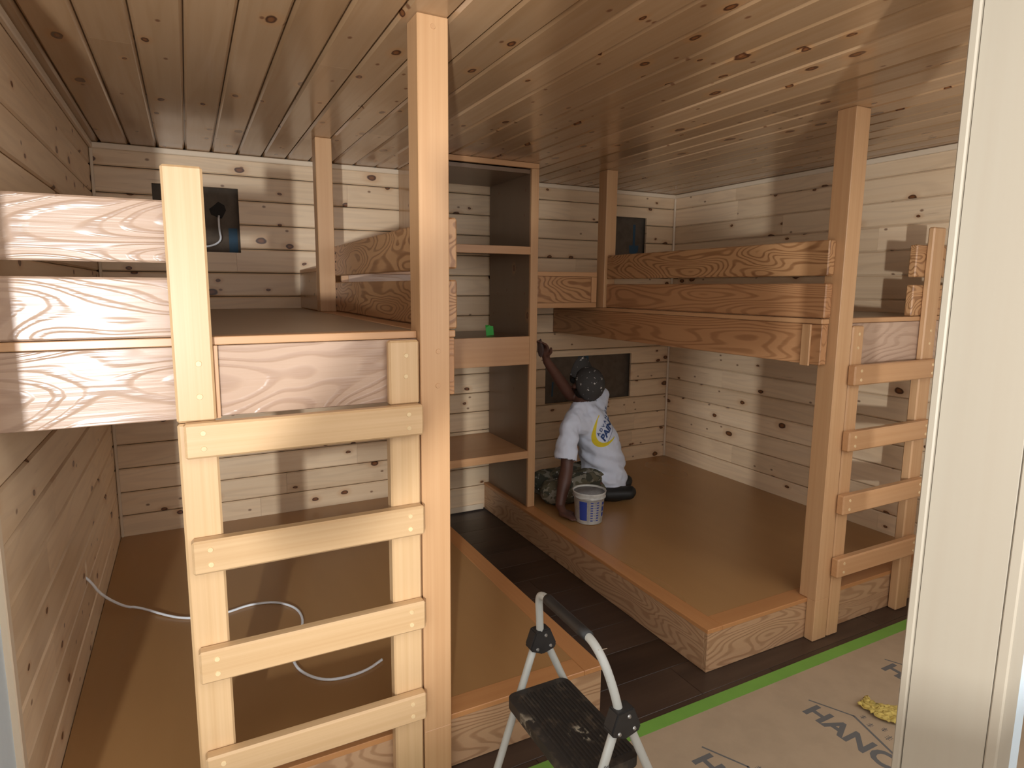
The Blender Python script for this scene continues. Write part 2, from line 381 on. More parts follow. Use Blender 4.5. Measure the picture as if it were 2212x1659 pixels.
# trims
tag(box('trim_1', XL, XR, YB-.02, YB-.001, HC-.034, HC-.002, pinet, grain='x', bev=.004), kind='structure')
tag(box('trim_2', XR-.02, XR-.001, .70, YB-.021, HC-.034, HC-.002, pinet, grain='y', bev=.004), kind='structure')
tag(box('trim_3', XL+.001, XL+.02, 1.79, YB-.021, HC-.034, HC-.002, pinet, grain='y', bev=.004), kind='structure')
tag(box('trim_4', XR-.018, XR-.002, YB-.018, YB-.002, HB, HC-.034, pinet, grain='z', bev=.004), kind='structure')
tag(box('trim_5', XL+.002, XL+.018, YB-.018, YB-.002, HB, HC-.034, pinet, grain='z', bev=.004), kind='structure')
tag(box('baseboard_back', 1.42, 1.96, YB-.016, YB-.002, .001, .045, pinet, grain='x', bev=.003), kind='structure')

# ------------------------------------------------------------------ posts, bunks
P1 = (.634, .731); P2 = (2.622, 2.720); PF, PB, BF = 1.770, 1.859, 1.818
P3 = (.648, .735, 3.412, 3.500); P4 = (2.556, 2.645, 3.430, 3.520)
UF = 1.800

def plug(parent, c, n, r=.0075, mat=None):
    bm = bmesh.new(); disc(bm, (0, 0, 0), (0, 0, 1), r, .0022, 12, r*.86)
    n = Vector(n); M = n.to_track_quat('Z', 'Y').to_matrix().to_4x4(); M.translation = Vector(c)-n*.0005
    link('wood_plug', mesh(bm, 'wood_plug'), parent, mat or plugm, M)
def screw(parent, c, n):
    bm = bmesh.new(); disc(bm, (0, 0, 0), (0, 0, 1), .0055, .0015, 8)
    M = Vector(n).to_track_quat('Z', 'Y').to_matrix().to_4x4(); M.translation = Vector(c)
    link('screw', mesh(bm, 'screw'), parent, darkm, M)

def bunk(side):
    L = side == 'left'
    t = thing('bunk_bed', (.15 if L else 3.2, 2.9, 0),
              'left built-in bunk bed, white cable looped on its lower deck' if L else 'right built-in bunk bed, the painter kneeling on its lower deck', 'bunk bed', 'built-in bunk beds')
    a, b = (P1 if L else P2); q = P3 if L else P4
    p = multibox('post', [(a, b, PF, PB, HB+.001, HC-.0005), (a, b, PF, BF-.001, .001, HB+.003)], fir, t)
    if L:
        for z, x in ((2.447, .683), (1.50, .692), (1.392, .690), (.03, .70)): plug(p, (x, PF-.0002, z), (0, -1, 0), .0085, plugp)
    box('post', q[0], q[1], q[2], q[3], HU+.001 if not L else HU+.001, HC-.0005, fir, t, 'z', .003)
    # guard rails on the aisle face
    if L: r0_, r1_, f0, f1 = b+.001, b+.044, b+.001, b+.034
    else: r0_, r1_, f0, f1 = a-.047, a-.001, a-.054, a-.010
    ye = q[2]+.0
    xa, xb = (r0_, r1_)
    if not L: pass
    for z0, z1, nm in ((1.757, 1.915, 'guard_rail'), (1.566, 1.722, 'guard_rail')):
        g = box(nm, xa, xb, 1.812, q[2]-.002 if not L else q[3]-.01, z0, z1, ply if z0 > 1.7 or L else plyb, t, 'y', .005)
        if L:
            for k in range(3): screw(g, (xa-.0012, q[2]-.03, z0+.03+k*.045), (-1, 0, 0))
    box('fascia_board', f0, f1, 1.812, 4.09, 1.352, 1.538, plyb, t, 'y', .003)
    box('fascia_trim', f0-.004 if not L else f0, f1+.004, 1.812, 4.09, 1.5395, HU, firt, t, 'y', .003)
    if not L:
        box('shade_strip', f0-.012, f0-.001, 1.86, 1.905, 1.345, 1.537, fir, t, 'z', .002)  # strip added in place of a shaded band on the fascia face
    # upper deck and its aisle border
    if L:
        box('deck', XL+.003, a+.018, 1.825, YB-.003, HU-.022, HU-.002, udeck, t, 'y', 0)
        box('border_board', a+.022, f0-.0005, PB+.002, q[2]-.001, HU-.02, HU, firt, t, 'y', .002)
        box('border_board', a+.022, f0-.0005, q[3]+.001, YB-.003, HU-.02, HU, firt, t, 'y', .002)
        box('front_border', XL+.003, a-.001, 1.8225, 1.90, HU-.0215, HU-.0005, firt, t, 'x', .001)
        fx0, fx1 = XL+.003, a-.001
    else:
        box('deck', b-.018, XR-.003, 1.825, YB-.003, HU-.022, HU-.002, udeck, t, 'y', 0)
        box('border_board', f1+.0005, b-.022, PB+.002, YB-.003, HU-.02, HU-.0005, firt, t, 'y', .002)
        fx0, fx1 = b+.001, XR-.003
        box('front_border', fx0, fx1, 1.8225, 1.90, HU-.0215, HU-.0005, firt, t, 'x', .001)
    box('front_trim', fx0, fx1, UF, 1.822, HU-.0205, HU+.002, firt, t, 'x', .002)
    box('front_board', fx0, fx1, UF+.002, 1.822, 1.345, HU-.0225, plyf, t, 'x', .002)
    # front guard rails beside the ladder
    x0, x1 = (XL+.003, .02) if L else (3.215, XR-.003)
    box('guard_rail', x0, x1, UF, UF+.036, 1.758, 1.915, plyf if L else ply, t, 'x', .005)
    box('guard_rail', x0, x1, UF, UF+.036, 1.566, 1.720, plyf if L else ply, t, 'x', .005)
    return t
def ladder(side):
    L = side == 'left'
    if L: sa, sb = (-.044, .052), (.533, .629); rl, rr = -.029, .628; zs = [(1.249, 1.343), (.928, 1.022), (.609, .704), (.290, .384)]; top = 1.538
    else: sa, sb = (3.286, 3.386), (2.727, 2.808); rl, rr = 2.708, 3.365; zs = [(1.258, 1.352), (.946, 1.041), (.638, .733), (.324, .419)]; top = 1.530
    t = thing('bunk_ladder', ((sa[0]+sb[1])/2, 1.78, 0),
              'pale fir ladder on the front of the left bunk, large in the foreground' if L else 'fir ladder on the right bunk beside the doorway jamb', 'ladder', 'bunk ladders')
    SF = 1.7685
    for (x0, x1), zt in ((sa, 2.0), (sb, top)):
        bxs = [(x0, x1, SF, UF-.001, .001, zt)]
        # below the bunk the upright is a thicker post that reaches back to the bed base
        bxs = [(x0, x1, SF, UF-.0015, 1.34, zt), (x0, x1, SF, BF-.0045, .001, 1.338)]
        s = multibox('stile', bxs, firlad if L else fir, t, .006)
        if L and x0 < 0:
            plug(s, (.016, SF-.0002, 1.496), (0, -1, 0), .0085); plug(s, (.014, SF-.0002, 1.408), (0, -1, 0), .0085)
        else:
            plug(s, ((x0+x1)/2+.006, SF-.0002, 1.492), (0, -1, 0)); plug(s, ((x0+x1)/2+.004, SF-.0002, 1.428), (0, -1, 0))
    if L:
        box('backing_strip', sa[1]+.0005, sa[1]+.012, UF-.012, UF-.0015, 1.342, 1.541, firt, t, 'z', .001)
    for z0, z1 in zs:
        r = box('rung', rl, rr, SF-.039, SF-.001, z0, z1, firlad if L else firt, t, 'x', .006)
        for x in (rl+.045, rr-.048):
            for z in (z0+.026, z1-.026): plug(r, (x, SF-.0392, z), (0, -1, 0), .0078)
ladder('left'); ladder('right')

# ------------------------------------------------------------------ lower bed bases
def base(side, t):
    L = side == 'left'
    x0, x1 = (XL+.003, 1.399) if L else (1.973, XR-.003)
    B = .085
    xi0, xi1 = (x0, x1-B) if L else (x0+B, x1)
    box('deck', xi0, xi1, BF+B, YB-.003, HB-.022, HB-.001, deckm, t, 'y', 0)
    ye = YB-.003
    if L: box('edge_board', xi1+.0005, x1+.004, BF-.004, ye, HB-.021, HB, edgem, t, 'y', .002)
    else: box('edge_board', x0-.004, xi0-.0005, BF-.004, ye, HB-.021, HB, edgem, t, 'y', .002)
    box('edge_board', (x0 if L else xi0), (xi1 if L else x1), BF-.004, BF+B-.0005, HB-.021, HB, edgem, t, 'x', .002)
    box('kick_board', x0, x1, BF, BF+.02, .001, HB-.022, plyk, t, 'x', .002)
    xs = (x1-.02, x1) if L else (x0, x0+.02)
    box('kick_board', xs[0], xs[1], BF+.021, ye, .001, HB-.022, plyk if not L else plyk, t, 'y', .002)
base('left', bunk('left')); base('right', bunk('right'))

# ------------------------------------------------------------------ tall shelf unit and the two ledges
SHF, S0, S1 = 3.475, 1.316, 2.058
sh = thing('shelf_unit', ((S0+S1)/2, 3.8, 0), 'tall open shelf unit against the back wall between the two bunks', 'shelf')
for x0, x1, fx0, fx1 in ((S1-.056, S1, S1-.056, S1), (S0, S0+.056, S0, S0+.056)):
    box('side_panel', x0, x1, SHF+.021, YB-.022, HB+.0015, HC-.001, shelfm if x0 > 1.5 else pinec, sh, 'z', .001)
    box('face_trim', fx0, fx1, SHF, SHF+.02, HB+.0015, HC-.034, fir, sh, 'z', .002)
    xb = (x0, x1)
i0, i1 = S0+.0565, S1-.0565
box('face_trim', S0, S1, SHF, SHF+.02, HC-.033, HC-.001, firt, sh, 'x', .002)
for z0, z1 in ((1.908, 1.958), (.553, .605)):
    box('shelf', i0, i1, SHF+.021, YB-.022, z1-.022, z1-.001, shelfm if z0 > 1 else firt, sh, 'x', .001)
    box('face_trim', i0, i1, SHF, SHF+.0205, z0, z1, firt, sh, 'x', .002)
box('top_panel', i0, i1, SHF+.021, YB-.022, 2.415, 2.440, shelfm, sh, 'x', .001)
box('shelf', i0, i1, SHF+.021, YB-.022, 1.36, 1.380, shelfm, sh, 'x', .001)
box('apron', i0, i1, SHF, SHF+.0205, 1.194, 1.381, firt, sh, 'x', .002)
tb = bmesh.new(); 
vv = [(-.028, 0, 0), (.028, 0, .002), (.024, .004, .062), (-.030, .010, .070)]
vs = [tb.verts.new(v) for v in vv]; ff = tb.faces.new(vs); rr_ = bmesh.ops.extrude_face_region(tb, geom=[ff])
for v in rr_['geom']:
    if isinstance(v, bmesh.types.BMVert): v.co.y += .0012
fs_ = [tb.verts.new(v) for v in ((-.030, .010, .070), (.0, .008, .067), (-.036, -.006, .052))]; tb.faces.new(fs_)
tt = link('tape_scrap', mesh(tb, 'tape_scrap'), None, tapeb, Matrix.Translation((1.784, 3.62, 1.3812)))
tag(tt, 'scrap of bright green masking tape standing on the middle shelf', 'tape')

def ledge(side):
    L = side == 'left'
    if L: x0, x1 = .78, S0-.001; w0, w1 = .652, .779
    else: x0, x1 = S1+.001, 2.532; w0, w1 = 2.533, 2.66
    t = thing('ledge_box', ((x0+x1)/2, 3.8, HU), 'boxed wooden ledge between the shelf unit and the left bunk post' if L else 'boxed wooden ledge between the shelf unit and the right bunk post', 'ledge', 'boxed ledges beside the shelf')
    f = SHF+.004
    box('front_panel', x0+.002, x1-.002, f+.012, f+.030, 1.597, 1.771, ply if not L else plyf, t, 'x', .001)
    box('top_trim', x0, x1, f, f+.030, 1.772, 1.802, firt, t, 'x', .002)
    box('bottom_trim', x0, x1, f, f+.030, 1.563, 1.596, firt, t, 'x', .002)
    ex = (x1-.042, x1) if not L else (x0, x0+.042)
    box('end_trim', ex[0], ex[1], f, f+.0115, 1.597, 1.771, firt, t, 'z', .002)
    y0 = 3.5225
    box('top_board', min(x0, w0), max(x1, w1), y0, YB-.022, 1.781, 1.801, firt, t, 'y', .002)
    xx = (w0, w0+.018) if L else (w1-.018, w1)
    box('side_panel', xx[0], xx[1], y0, YB-.022, 1.565, 1.780, pinec, t, 'y', .001)
ledge('left'); ledge('right')

# ------------------------------------------------------------------ cables
c1 = tube('white_cable', [(XL-.02, 2.862, .52), (XL+.01, 2.85, .50), (-.40, 2.90, .40), (-.33, 3.02, .27), (-.29, 3.10, .222), (-.149, 2.951, .214), (-.074, 2.902, .213), (.0, 2.88, .213), (.088, 2.884, .213), (.16, 2.91, .213), (.221, 2.908, .213), (.301, 2.883, .213), (.372, 2.793, .213), (.386, 2.683, .213), (.36, 2.58, .213), (.30, 2.47, .213), (.295, 2.368, .213), (.312, 2.284, .213), (.367, 2.207, .213), (.431, 2.176, .213), (.54, 2.18, .213), (.618, 2.225, .2135)], .0055, cablem, cyc=2)
tag(c1, 'white electrical cable coming out of the left wall and looping over the lower bed deck', 'cable')
c2 = tube('white_cable', [(.20, 4.145, 2.12), (.195, 4.10, 2.10), (.195, 4.09, 2.03), (.205, 4.09, 1.97), (.15, 4.10, 1.935), (.06, 4.10, 1.93), (-.05, 4.11, 1.93)], .006, cablem)
tag(c2, 'pale electrical cable hanging inside the wall cut-out above the left bunk', 'cable')
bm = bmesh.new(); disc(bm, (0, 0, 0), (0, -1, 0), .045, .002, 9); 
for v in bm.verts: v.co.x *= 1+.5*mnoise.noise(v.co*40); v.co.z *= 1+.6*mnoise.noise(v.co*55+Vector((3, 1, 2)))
link('torn_hole_shade', mesh(bm, 'torn_hole_shade'), wall_back, osbm, Matrix.Translation((.20, YB+.0548, 2.15)))  # flat near-black disc paints the shade inside the torn hole

# ------------------------------------------------------------------ floor paper, tape, rag
pb = box('floor_paper', .45, 4.0, -.6, 1.66, .0008, .0018, paperm, None, 'x', 0)
tag(pb, 'brown kraft floor protection paper with grey printed lettering and house outlines', 'paper')
tg = box('floor_tape', .45, 3.76, 1.636, 1.692, .0020, .0026, tapem, None, 'x', 0)
tag(tg, 'long strip of green masking tape holding the paper edge to the dark floor', 'tape')
def textmesh(body, size, bold=0.0, shear=0.0, spacing=1.0):
    cu = bpy.data.curves.new('t', 'FONT'); cu.body = body; cu.size = size; cu.offset = bold; cu.shear = shear; cu.space_character = spacing; cu.resolution_u = 3; cu.extrude = .0003
    o = bpy.data.objects.new('t', cu); COL.objects.link(o); bpy.context.view_layer.update()
    me = bpy.data.meshes.new_from_object(o.evaluated_get(bpy.context.evaluated_depsgraph_get())); bpy.data.objects.remove(o)
    return me
def floorM(x, y):   # writing runs towards the camera (-y), letter tops towards +x
    M = Matrix(((0, -1, 0), (1, 0, 0), (0, 0, 1))).transposed().to_4x4(); M.translation = Vector((x, y, .0019)); return M
hm = textmesh('HANCO', .119, .0042, 0, 1.0); hm2 = hm
def logo(x, y):
    link('printed_lettering', hm, pb, inkm, floorM(x, y))
    def stroke(a, b, wd):
        a, b = Vector(a), Vector(b); d = (b-a).normalized(); n = Vector((-d.y, d.x))*wd/2
        flat('printed_outline', [tuple(a-n), tuple(b-n), tuple(b+n), tuple(a+n)], floorM(x, y), inkm, pb, .0004)
    stroke((-.03, .082), (.115, .160), .007); stroke((.112, .160), (.335, .085), .009)
    for (px, py, s) in ((.135, .185, 1.), (.175, .165, 1.1), (.215, .19, 1.), (.25, .16, 1.3), (.285, .175, 1.2)):
        stroke((px, py-.012*s), (px, py+.016*s), .0025)
        for k in (-.006, .002, .009): stroke((px-.008*s, py+k*s), (px+.008*s, py+k*s), .002)
logo(2.142, 1.466); logo(1.545, 1.466); logo(2.715, 1.50)
# crumpled yellow rag
bm = bmesh.new(); bmesh.ops.create_grid(bm, x_segments=60, y_segments=36, size=.5)
for v in bm.verts:
    x, y = v.co.x, v.co.y; n = mnoise.noise(Vector((x*4, y*7, 1.7))); n2 = mnoise.noise(Vector((x*11, y*17, 4.2)))
    wd = .050*(1+.3*math.sin(x*7+1)); h_ = max(0.0, 1-(2*y)**2)*.5+.5
    v.co = Vector((x*.21+.012*n2, y*2*wd+.020*math.sin(x*6)+.010*n2, .006+(.016*abs(math.sin(x*16+5*n+y*5))+.014*abs(n2))*h_))
M = Matrix.Rotation(math.radians(-76), 4, 'Z'); M.translation = Vector((2.435, 1.285, .0025))
rag = link('yellow_rag', mesh(bm, 'yellow_rag', True), None, ragm, M)
sm = rag.modifiers.new('s', 'SOLIDIFY'); sm.thickness = .002; sm.offset = 1
tag(rag, 'crumpled yellow rag lying on the floor paper beside the printed roof outline', 'rag')
sp = tube('wood_splinter', [(1.62, 2.17, .004), (1.655, 2.16, .005), (1.69, 2.158, .004)], .002, pinet, seg=6, cyc=1)
tag(sp, 'tiny pale splinter lying on the dark aisle floor', 'splinter')

# ------------------------------------------------------------------ step stool
st = thing('step_stool', (1.0, 1.41, 0), 'white tubular folding step stool with black ribbed tread, in front of the aisle', 'step stool')
YLf, YR = 1.625, 1.195
hd = tube('handle', [(.992, YLf, .535), (.985, 1.618, .62), (.972, 1.606, .70), (.968, 1.57, .722), (.965, 1.50, .722), (.960, 1.33, .724), (.958, 1.285, .722), (.962, 1.24, .69), (.975, 1.21, .62), (.990, YR, .535)], .0125, tubem, st, 14)
tube('foam_grip', [(.9675, 1.545, .7222), (.965, 1.47, .7222), (.9605, 1.31, .7238)], .0165, darkm, st, 14, cyc=1)
for Y in (YLf, YR):
    lg = tube('leg', [(.980, Y, .545), (.835, Y+.004, .105), (.803, Y+.004, .012)], .0125, tubem, st, 12, cyc=1)
    lg2 = tube('leg', [(1.005, Y+.004, .545), (1.12, Y+.006, .30), (1.262, Y+.006, .012)], .0125, tubem, st, 12, cyc=1)
    for l, px in ((lg, .802), (lg2, 1.263)):
        bm = bmesh.new(); disc(bm, (0, 0, 0), (0, 0, 1), .018, .03, 14, .015); link('foot_cap', mesh(bm, 'foot_cap'), l, darkm, Matrix.Translation((px, Y+.005, .0008)))
    # bracket: trapezoid plate wrapped round the joint
    pts = [(.966, .572), (1.020, .576), (1.047, .515), (1.040, .500), (.995, .488), (.950, .508), (.947, .520)]
    bm = bmesh.new(); vs = [bm.verts.new((x-1.0, 0, z-.53)) for x, z in pts]; f = bm.faces.new(vs)
    r = bmesh.ops.extrude_face_region(bm, geom=[f])
    for v in r['geom']:
        if isinstance(v, bmesh.types.BMVert): v.co.y += .042
    bmesh.ops.recalc_face_normals(bm, faces=bm.faces[:]); bmesh.ops.bevel(bm, geom=bm.edges[:], offset=.004, segments=2, affect='EDGES')
    br = link('bracket', mesh(bm, 'bracket'), st, darkm, Matrix.Translation((1.0, Y-.019, .53)))
    for x, z in ((1.003, .555), (.972, .512), (1.022, .514)):
        bm = bmesh.new(); disc(bm, (0, 0, 0), (0, 0, 1), .006, .004, 10, .004); M = Vector((0, -1, 0)).to_track_quat('Z', 'Y').to_matrix().to_4x4(); M.translation = Vector((x, Y-.0188, z)); link('rivet', mesh(bm, 'rivet'), br, steelm, M)
# tread with rounded corners and ribs running across
def rrect(x0, x1, y0, y1, r, n=5):
    P = []
    for cx_, cy_, a in ((x1-r, y1-r, 0), (x0+r, y1-r, 90), (x0+r, y0+r, 180), (x1-r, y0+r, 270)):
        for k in range(n+1): t_ = math.radians(a+90*k/n); P.append((cx_+r*math.cos(t_), cy_+r*math.sin(t_)))
    return P
def tread(nm, x0, x1, y0, y1, z, ribs=True):
    bm = bmesh.new(); vs = [bm.verts.new((x, y, 0)) for x, y in rrect(x0, x1, y0, y1, .03)]; f = bm.faces.new(vs)
    r = bmesh.ops.extrude_face_region(bm, geom=[f]); [setattr(v.co, 'z', -.032) for v in r['geom'] if isinstance(v, bmesh.types.BMVert)]
    bmesh.ops.recalc_face_normals(bm, faces=bm.faces[:]); 
    if ribs:
        k = x0+.03
        while k < x1-.012:
            r2 = bmesh.ops.create_cube(bm, size=1)
            for v in r2['verts']: v.co = Vector((k+v.co.x*.006*(1 if v.co.z < 0 else .6), (y0+y1)/2+v.co.y*(y1-y0-.05), .0015+v.co.z*.004))
            k += .0125
    c = Vector(((x0+x1)/2, (y0+y1)/2, 0))
    for v in bm.verts: v.co -= c
    c.z = z
    return link(nm, mesh(bm, nm), st, stepm, Matrix.Translation(c))
tread('tread', .855, 1.085, YR+.018, YLf-.016, .383)
tube('cross_bar', [(1.16, YR+.01, .205), (1.16, YLf, .205)], .009, tubem, st, 10, cyc=0)
lm = textmesh('LADDERS', .024, .0006, 0, 1.0)
d = (Vector((.980, 0, .545))-Vector((.835, 0, .105))).normalized(); nx = Vector((0, -1, 0))
M = Matrix((d, nx.cross(d), nx)).transposed().to_4x4(); M.translation = Vector((.908, YR-.0122, .330))+Vector((0, 0, 0)); M.translation += (nx.cross(d))*-.008
link('printed_lettering', lm, st, inkm, M)

# ------------------------------------------------------------------ pail
pc = Vector((2.243, 3.10, HB+.001))
pl = thing('paint_pail', pc, 'white plastic paint pail with blue label and scale marks beside the painter', 'pail')
lathe('body', [(.082, 0), (.086, .004), (.0975, .165), (.105, .168), (.1055, .172), (.099, .176), (.103, .186), (.107, .2), (.108, .206), (.102, .206), (.099, .196), (.094, .17), (.079, .008), (.0, .008)], pailm, pl, pc, 40)
lathe('inner_coating', [(.0985, .196), (.0935, .17), (.0790, .03), (.0, .028)], pailin, pl, pc, 32)
def arcpatch(nm, a0, a1, z0, z1, mat, off=.0012, n=8):
    bm = bmesh.new(); A = []
    for k in range(n+1):
        a = math.radians(a0+(a1-a0)*k/n)
        A.append([bm.verts.new(((.086+.0115*(z-.004)/.161+off)*math.cos(a), (.086+.0115*(z-.004)/.161+off)*math.sin(a), z)) for z in (z0, z1)])
    for p, q in zip(A, A[1:]): bm.faces.new((p[0], q[0], q[1], p[1]))
    link(nm, mesh(bm, nm), pl, mat, Matrix.Translation(pc))
arcpatch('label', 196, 227, .028, .152, bluelab)
for k in range(8):
    z = .026+k*.0168
    arcpatch('scale_mark', 241, 251, z, z+.0075, bluelab, n=2); arcpatch('scale_mark', 265, 275, z, z+.0075, bluelab, n=2); arcpatch('scale_mark', 253, 263, z+.003, z+.0045, bluelab, n=2)
for z0, z1 in ((.05, .075), (.085, .115), (.128, .145)): arcpatch('print_block', 292, 306, z0, z1, bluelab, n=3)
tube('bail_wire', [pc+Vector(p) for p in ((-.110, .03, .19), (-.118, -.02, .178), (-.108, -.06, .172), (-.085, -.082, .182), (-.060, -.095, .178))], .002, steelm, pl, 6, cyc=2)

# ------------------------------------------------------------------ painter
def cones(parts, voxel, smooth=8, name='body'):
    bm = bmesh.new()
    for ch in parts:
        for (p, r), (q, s) in zip(ch, ch[1:]):
            p, q = Vector(p), Vector(q); d = q-p; L_ = d.length
            if L_ < 1e-5: continue
            M = d.to_track_quat('Z', 'Y').to_matrix().to_4x4(); M.translation = (p+q)/2
            bmesh.ops.create_cone(bm, cap_ends=True, segments=18, radius1=r, radius2=s, depth=L_, matrix=M)
        for p, r in ch: bmesh.ops.create_icosphere(bm, subdivisions=2, radius=r, matrix=Matrix.Translation(Vector(p)))
    me = mesh(bm, name); o = bpy.data.objects.new('tmp', me); COL.objects.link(o)
    m_ = o.modifiers.new('r', 'REMESH'); m_.mode = 'VOXEL'; m_.voxel_size = voxel
    m2 = o.modifiers.new('s', 'SMOOTH'); m2.iterations = smooth; m2.factor = .6
    bpy.context.view_layer.update()
    out = bpy.data.meshes.new_from_object(o.evaluated_get(bpy.context.evaluated_depsgraph_get())); bpy.data.objects.remove(o)
    for p in out.polygons: p.use_smooth = True
    return out
def place(nm, me, mat, parent, c):
    c = Vector(c)
    for v in me.vertices: v.co -= c
    me.materials.clear()
    return link(nm, me, parent, mat, Matrix.Translation(c))
V_ = Vector
neck, shL, shR = V_((2.445, 3.49, .885)), V_((2.290, 3.41, .775)), V_((2.665, 3.575, .925))
elL, wrL = V_((2.222, 3.335, .485)), V_((2.128, 3.262, .275)); elR, wrR = V_((2.385, 3.56, .945)), V_((2.150, 3.495, 1.205))
chest, mid, pel = V_((2.50, 3.49, .76)), V_((2.60, 3.49, .58)), V_((2.645, 3.49, .385))
hipL, hipR = V_((2.62, 3.42, .345)), V_((2.66, 3.56, .345)); knL, knR = V_((2.19, 3.46, .30)), V_((2.20, 3.66, .30)); anL, anR = V_((2.565, 3.345, .262)), V_((2.62, 3.50, .262))
hf = V_((-.06, .30, .95)).normalized(); hu = V_((.06, -.93, .30)); hu = (hu-hf*hu.dot(hf)).normalized(); hr = hf.cross(hu)
hc = V_((2.475, 3.50, 1.035))
def H(f, u, r): return hc+hf*f+hu*u+hr*r
pr_ = thing('person', (2.4, 3.45, HB), 'painter in white t-shirt, camouflage trousers and spotted dark cap kneeling beside the shelf', 'person')
def hand(wr, palm_c, pn, fd, rad, tips, thumb):
    """palm disc, four fingers of unequal length with two bends, thumb from the side"""
    ch = [[(wr, .026), (wr.lerp(palm_c, .5), .027), (palm_c, .026)]]
    sd = fd.cross(pn).normalized()
    kn = []
    for k, off in enumerate((-.030, -.010, .010, .029)):
        base_ = palm_c+fd*.030+sd*off; kn.append(base_)
        ch.append([(palm_c+sd*off*.8, .015), (base_, .0115)])
        L_ = (.072, .080, .075, .060)[k]; c_ = tips
        a = base_+(fd*math.cos(c_)-pn*math.sin(c_)*-1)*L_*.42
        b = a+(fd*math.cos(c_*1.9)+pn*math.sin(c_*1.9))*L_*.34
        e = b+(fd*math.cos(c_*2.6)+pn*math.sin(c_*2.6))*L_*.26
        ch.append([(base_, .0100), (a, .0092), (b, .0085), (e, .0072)])
    t0 = palm_c-fd*.018+sd*thumb*.024; t1 = t0+sd*thumb*.028+fd*.022; t2 = t1+sd*thumb*.010+fd*.032+pn*.006
    ch.append([(t0, .014), (t1, .0115), (t2, .009)])
    return ch
parts = []
parts.append([(pel, .12), (mid, .115), (chest, .12)]); parts.append([(chest, .09), (shL, .046)]); parts.append([(chest, .10), (shR, .055)])
parts.append([(chest, .09), (neck, .06), (hc-hu*.075-hf*.01, .055)])
parts.append([(shL, .044), (elL, .043)]); parts.append([(elL, .044), (elL.lerp(wrL, .35), .046), (wrL, .031)])
parts.append([(shR, .052), (elR, .042)]); parts.append([(elR, .041), (elR.lerp(wrR, .3), .043), (wrR, .028)])
parts += [[(hipL, .085), (knL, .062)], [(hipR, .085), (knR, .062)], [(knL, .055), (anL, .04)], [(knR, .055), (anR, .04)]]
# head: cranium, jaw, nose, ears
parts.append([(H(-.018, .030, 0), .088), (H(.018, .022, 0), .084)])
parts.append([(H(.02, -.02, 0), .07), (H(.055, -.075, 0), .038)])
parts.append([(H(.090, .005, 0), .016), (H(.112, -.025, 0), .017)])
parts.append([(H(.088, .028, -.03), .018), (H(.092, .030, 0), .016), (H(.088, .028, .03), .018)])
parts.append([(H(.092, -.055, -.022), .010), (H(.100, -.056, 0), .012), (H(.092, -.055, .022), .010)])
for s_ in (-1, 1): parts.append([(H(-.005, .012, s_*.086), .014), (H(-.015, -.005, s_*.094), .019), (H(-.008, -.028, s_*.086), .010)])
# left hand flat on the deck, right hand closed on the cloth
pL = V_((2.122, 3.212, HB+.030)); parts += hand(wrL, pL, V_((0, 0, -1)), V_((.30, -.95, 0)).normalized(), 0, .10, 1)
fdR = V_((-.20, -.12, .97)).normalized(); pnR = V_((-.93, -.28, -.22)); pnR = (pnR-fdR*pnR.dot(fdR)).normalized()
pR = V_((2.124, 3.478, 1.272)); parts += hand(wrR, pR, pnR, fdR, 0, .42, 1)
body = place('body', cones(parts, .0052, 5), skinm, pr_, (2.4, 3.45, .6))
hairp = [[(H(-.05, -.005, -.035), .062), (H(-.055, -.01, .035), .062)], [(H(-.06, -.05, -.02), .045), (H(-.06, -.05, .02), .045)]]
place('hair', cones(hairp, .006, 4), hairm, pr_, hc)
be = [[(H(.035, -.05, -.062), .026), (H(.06, -.085, -.03), .028), (H(.065, -.092, 0), .028), (H(.06, -.085, .03), .028), (H(.035, -.05, .062), .026)]]
place('beard', cones(be, .006, 4), hairm, pr_, hc)
for s_ in (-1, 1):
    bm = bmesh.new(); bmesh.ops.create_icosphere(bm, subdivisions=2, radius=.012, matrix=Matrix.Translation(H(.088, .008, s_*.032)-hc)); link('eye', mesh(bm, 'eye', True), pr_, plain('eye_white', C3(.5, .48, .45), .3), Matrix.Translation(hc))
# shirt
slv = V_((2.236, 3.365, .575)); slR = shR.lerp(elR, .62)
def shirt_disp(me, folds):
    n = [v.normal.copy() for v in me.vertices]
    for v, nn in zip(me.vertices, n): v.co += nn*folds(v.co)
sp_ = [[(pel+V_((-.01, -.02, -.085)), .168), (pel, .163), (mid, .150), (chest, .138)], [(chest, .122), (shL, .064)], [(chest, .115), (shR, .060)], [(chest+V_((0, 0, .03)), .105), (neck-V_((0, 0, .02)), .078)], [(shR, .055), (neck, .070), (shL, .052)],
       [(shL, .065), (slv, .074)], [(slv.lerp(shL, .3), .072), (slv+(slv-shL)*.12, .080)], [(shR, .060), (slR, .066)]]
sme = cones(sp_, .0065, 10)
def fold(p):
    d = 0
    z = p.z
    if z < .66:
        a = .011*min(1, (.68-z)/.2)*math.sin((p.z*1.0+p.x*.55)*58+2.2*mnoise.noise(p*5)); d += a*.7
    d += .007*mnoise.noise(p*14)+.004*mnoise.noise(p*31)
    d += .006*math.sin((p.x*.8+p.z*.9)*44+3*mnoise.noise(p*7))*(1 if p.x < 2.34 else .25)
    return d
shirt_disp(sme, fold)
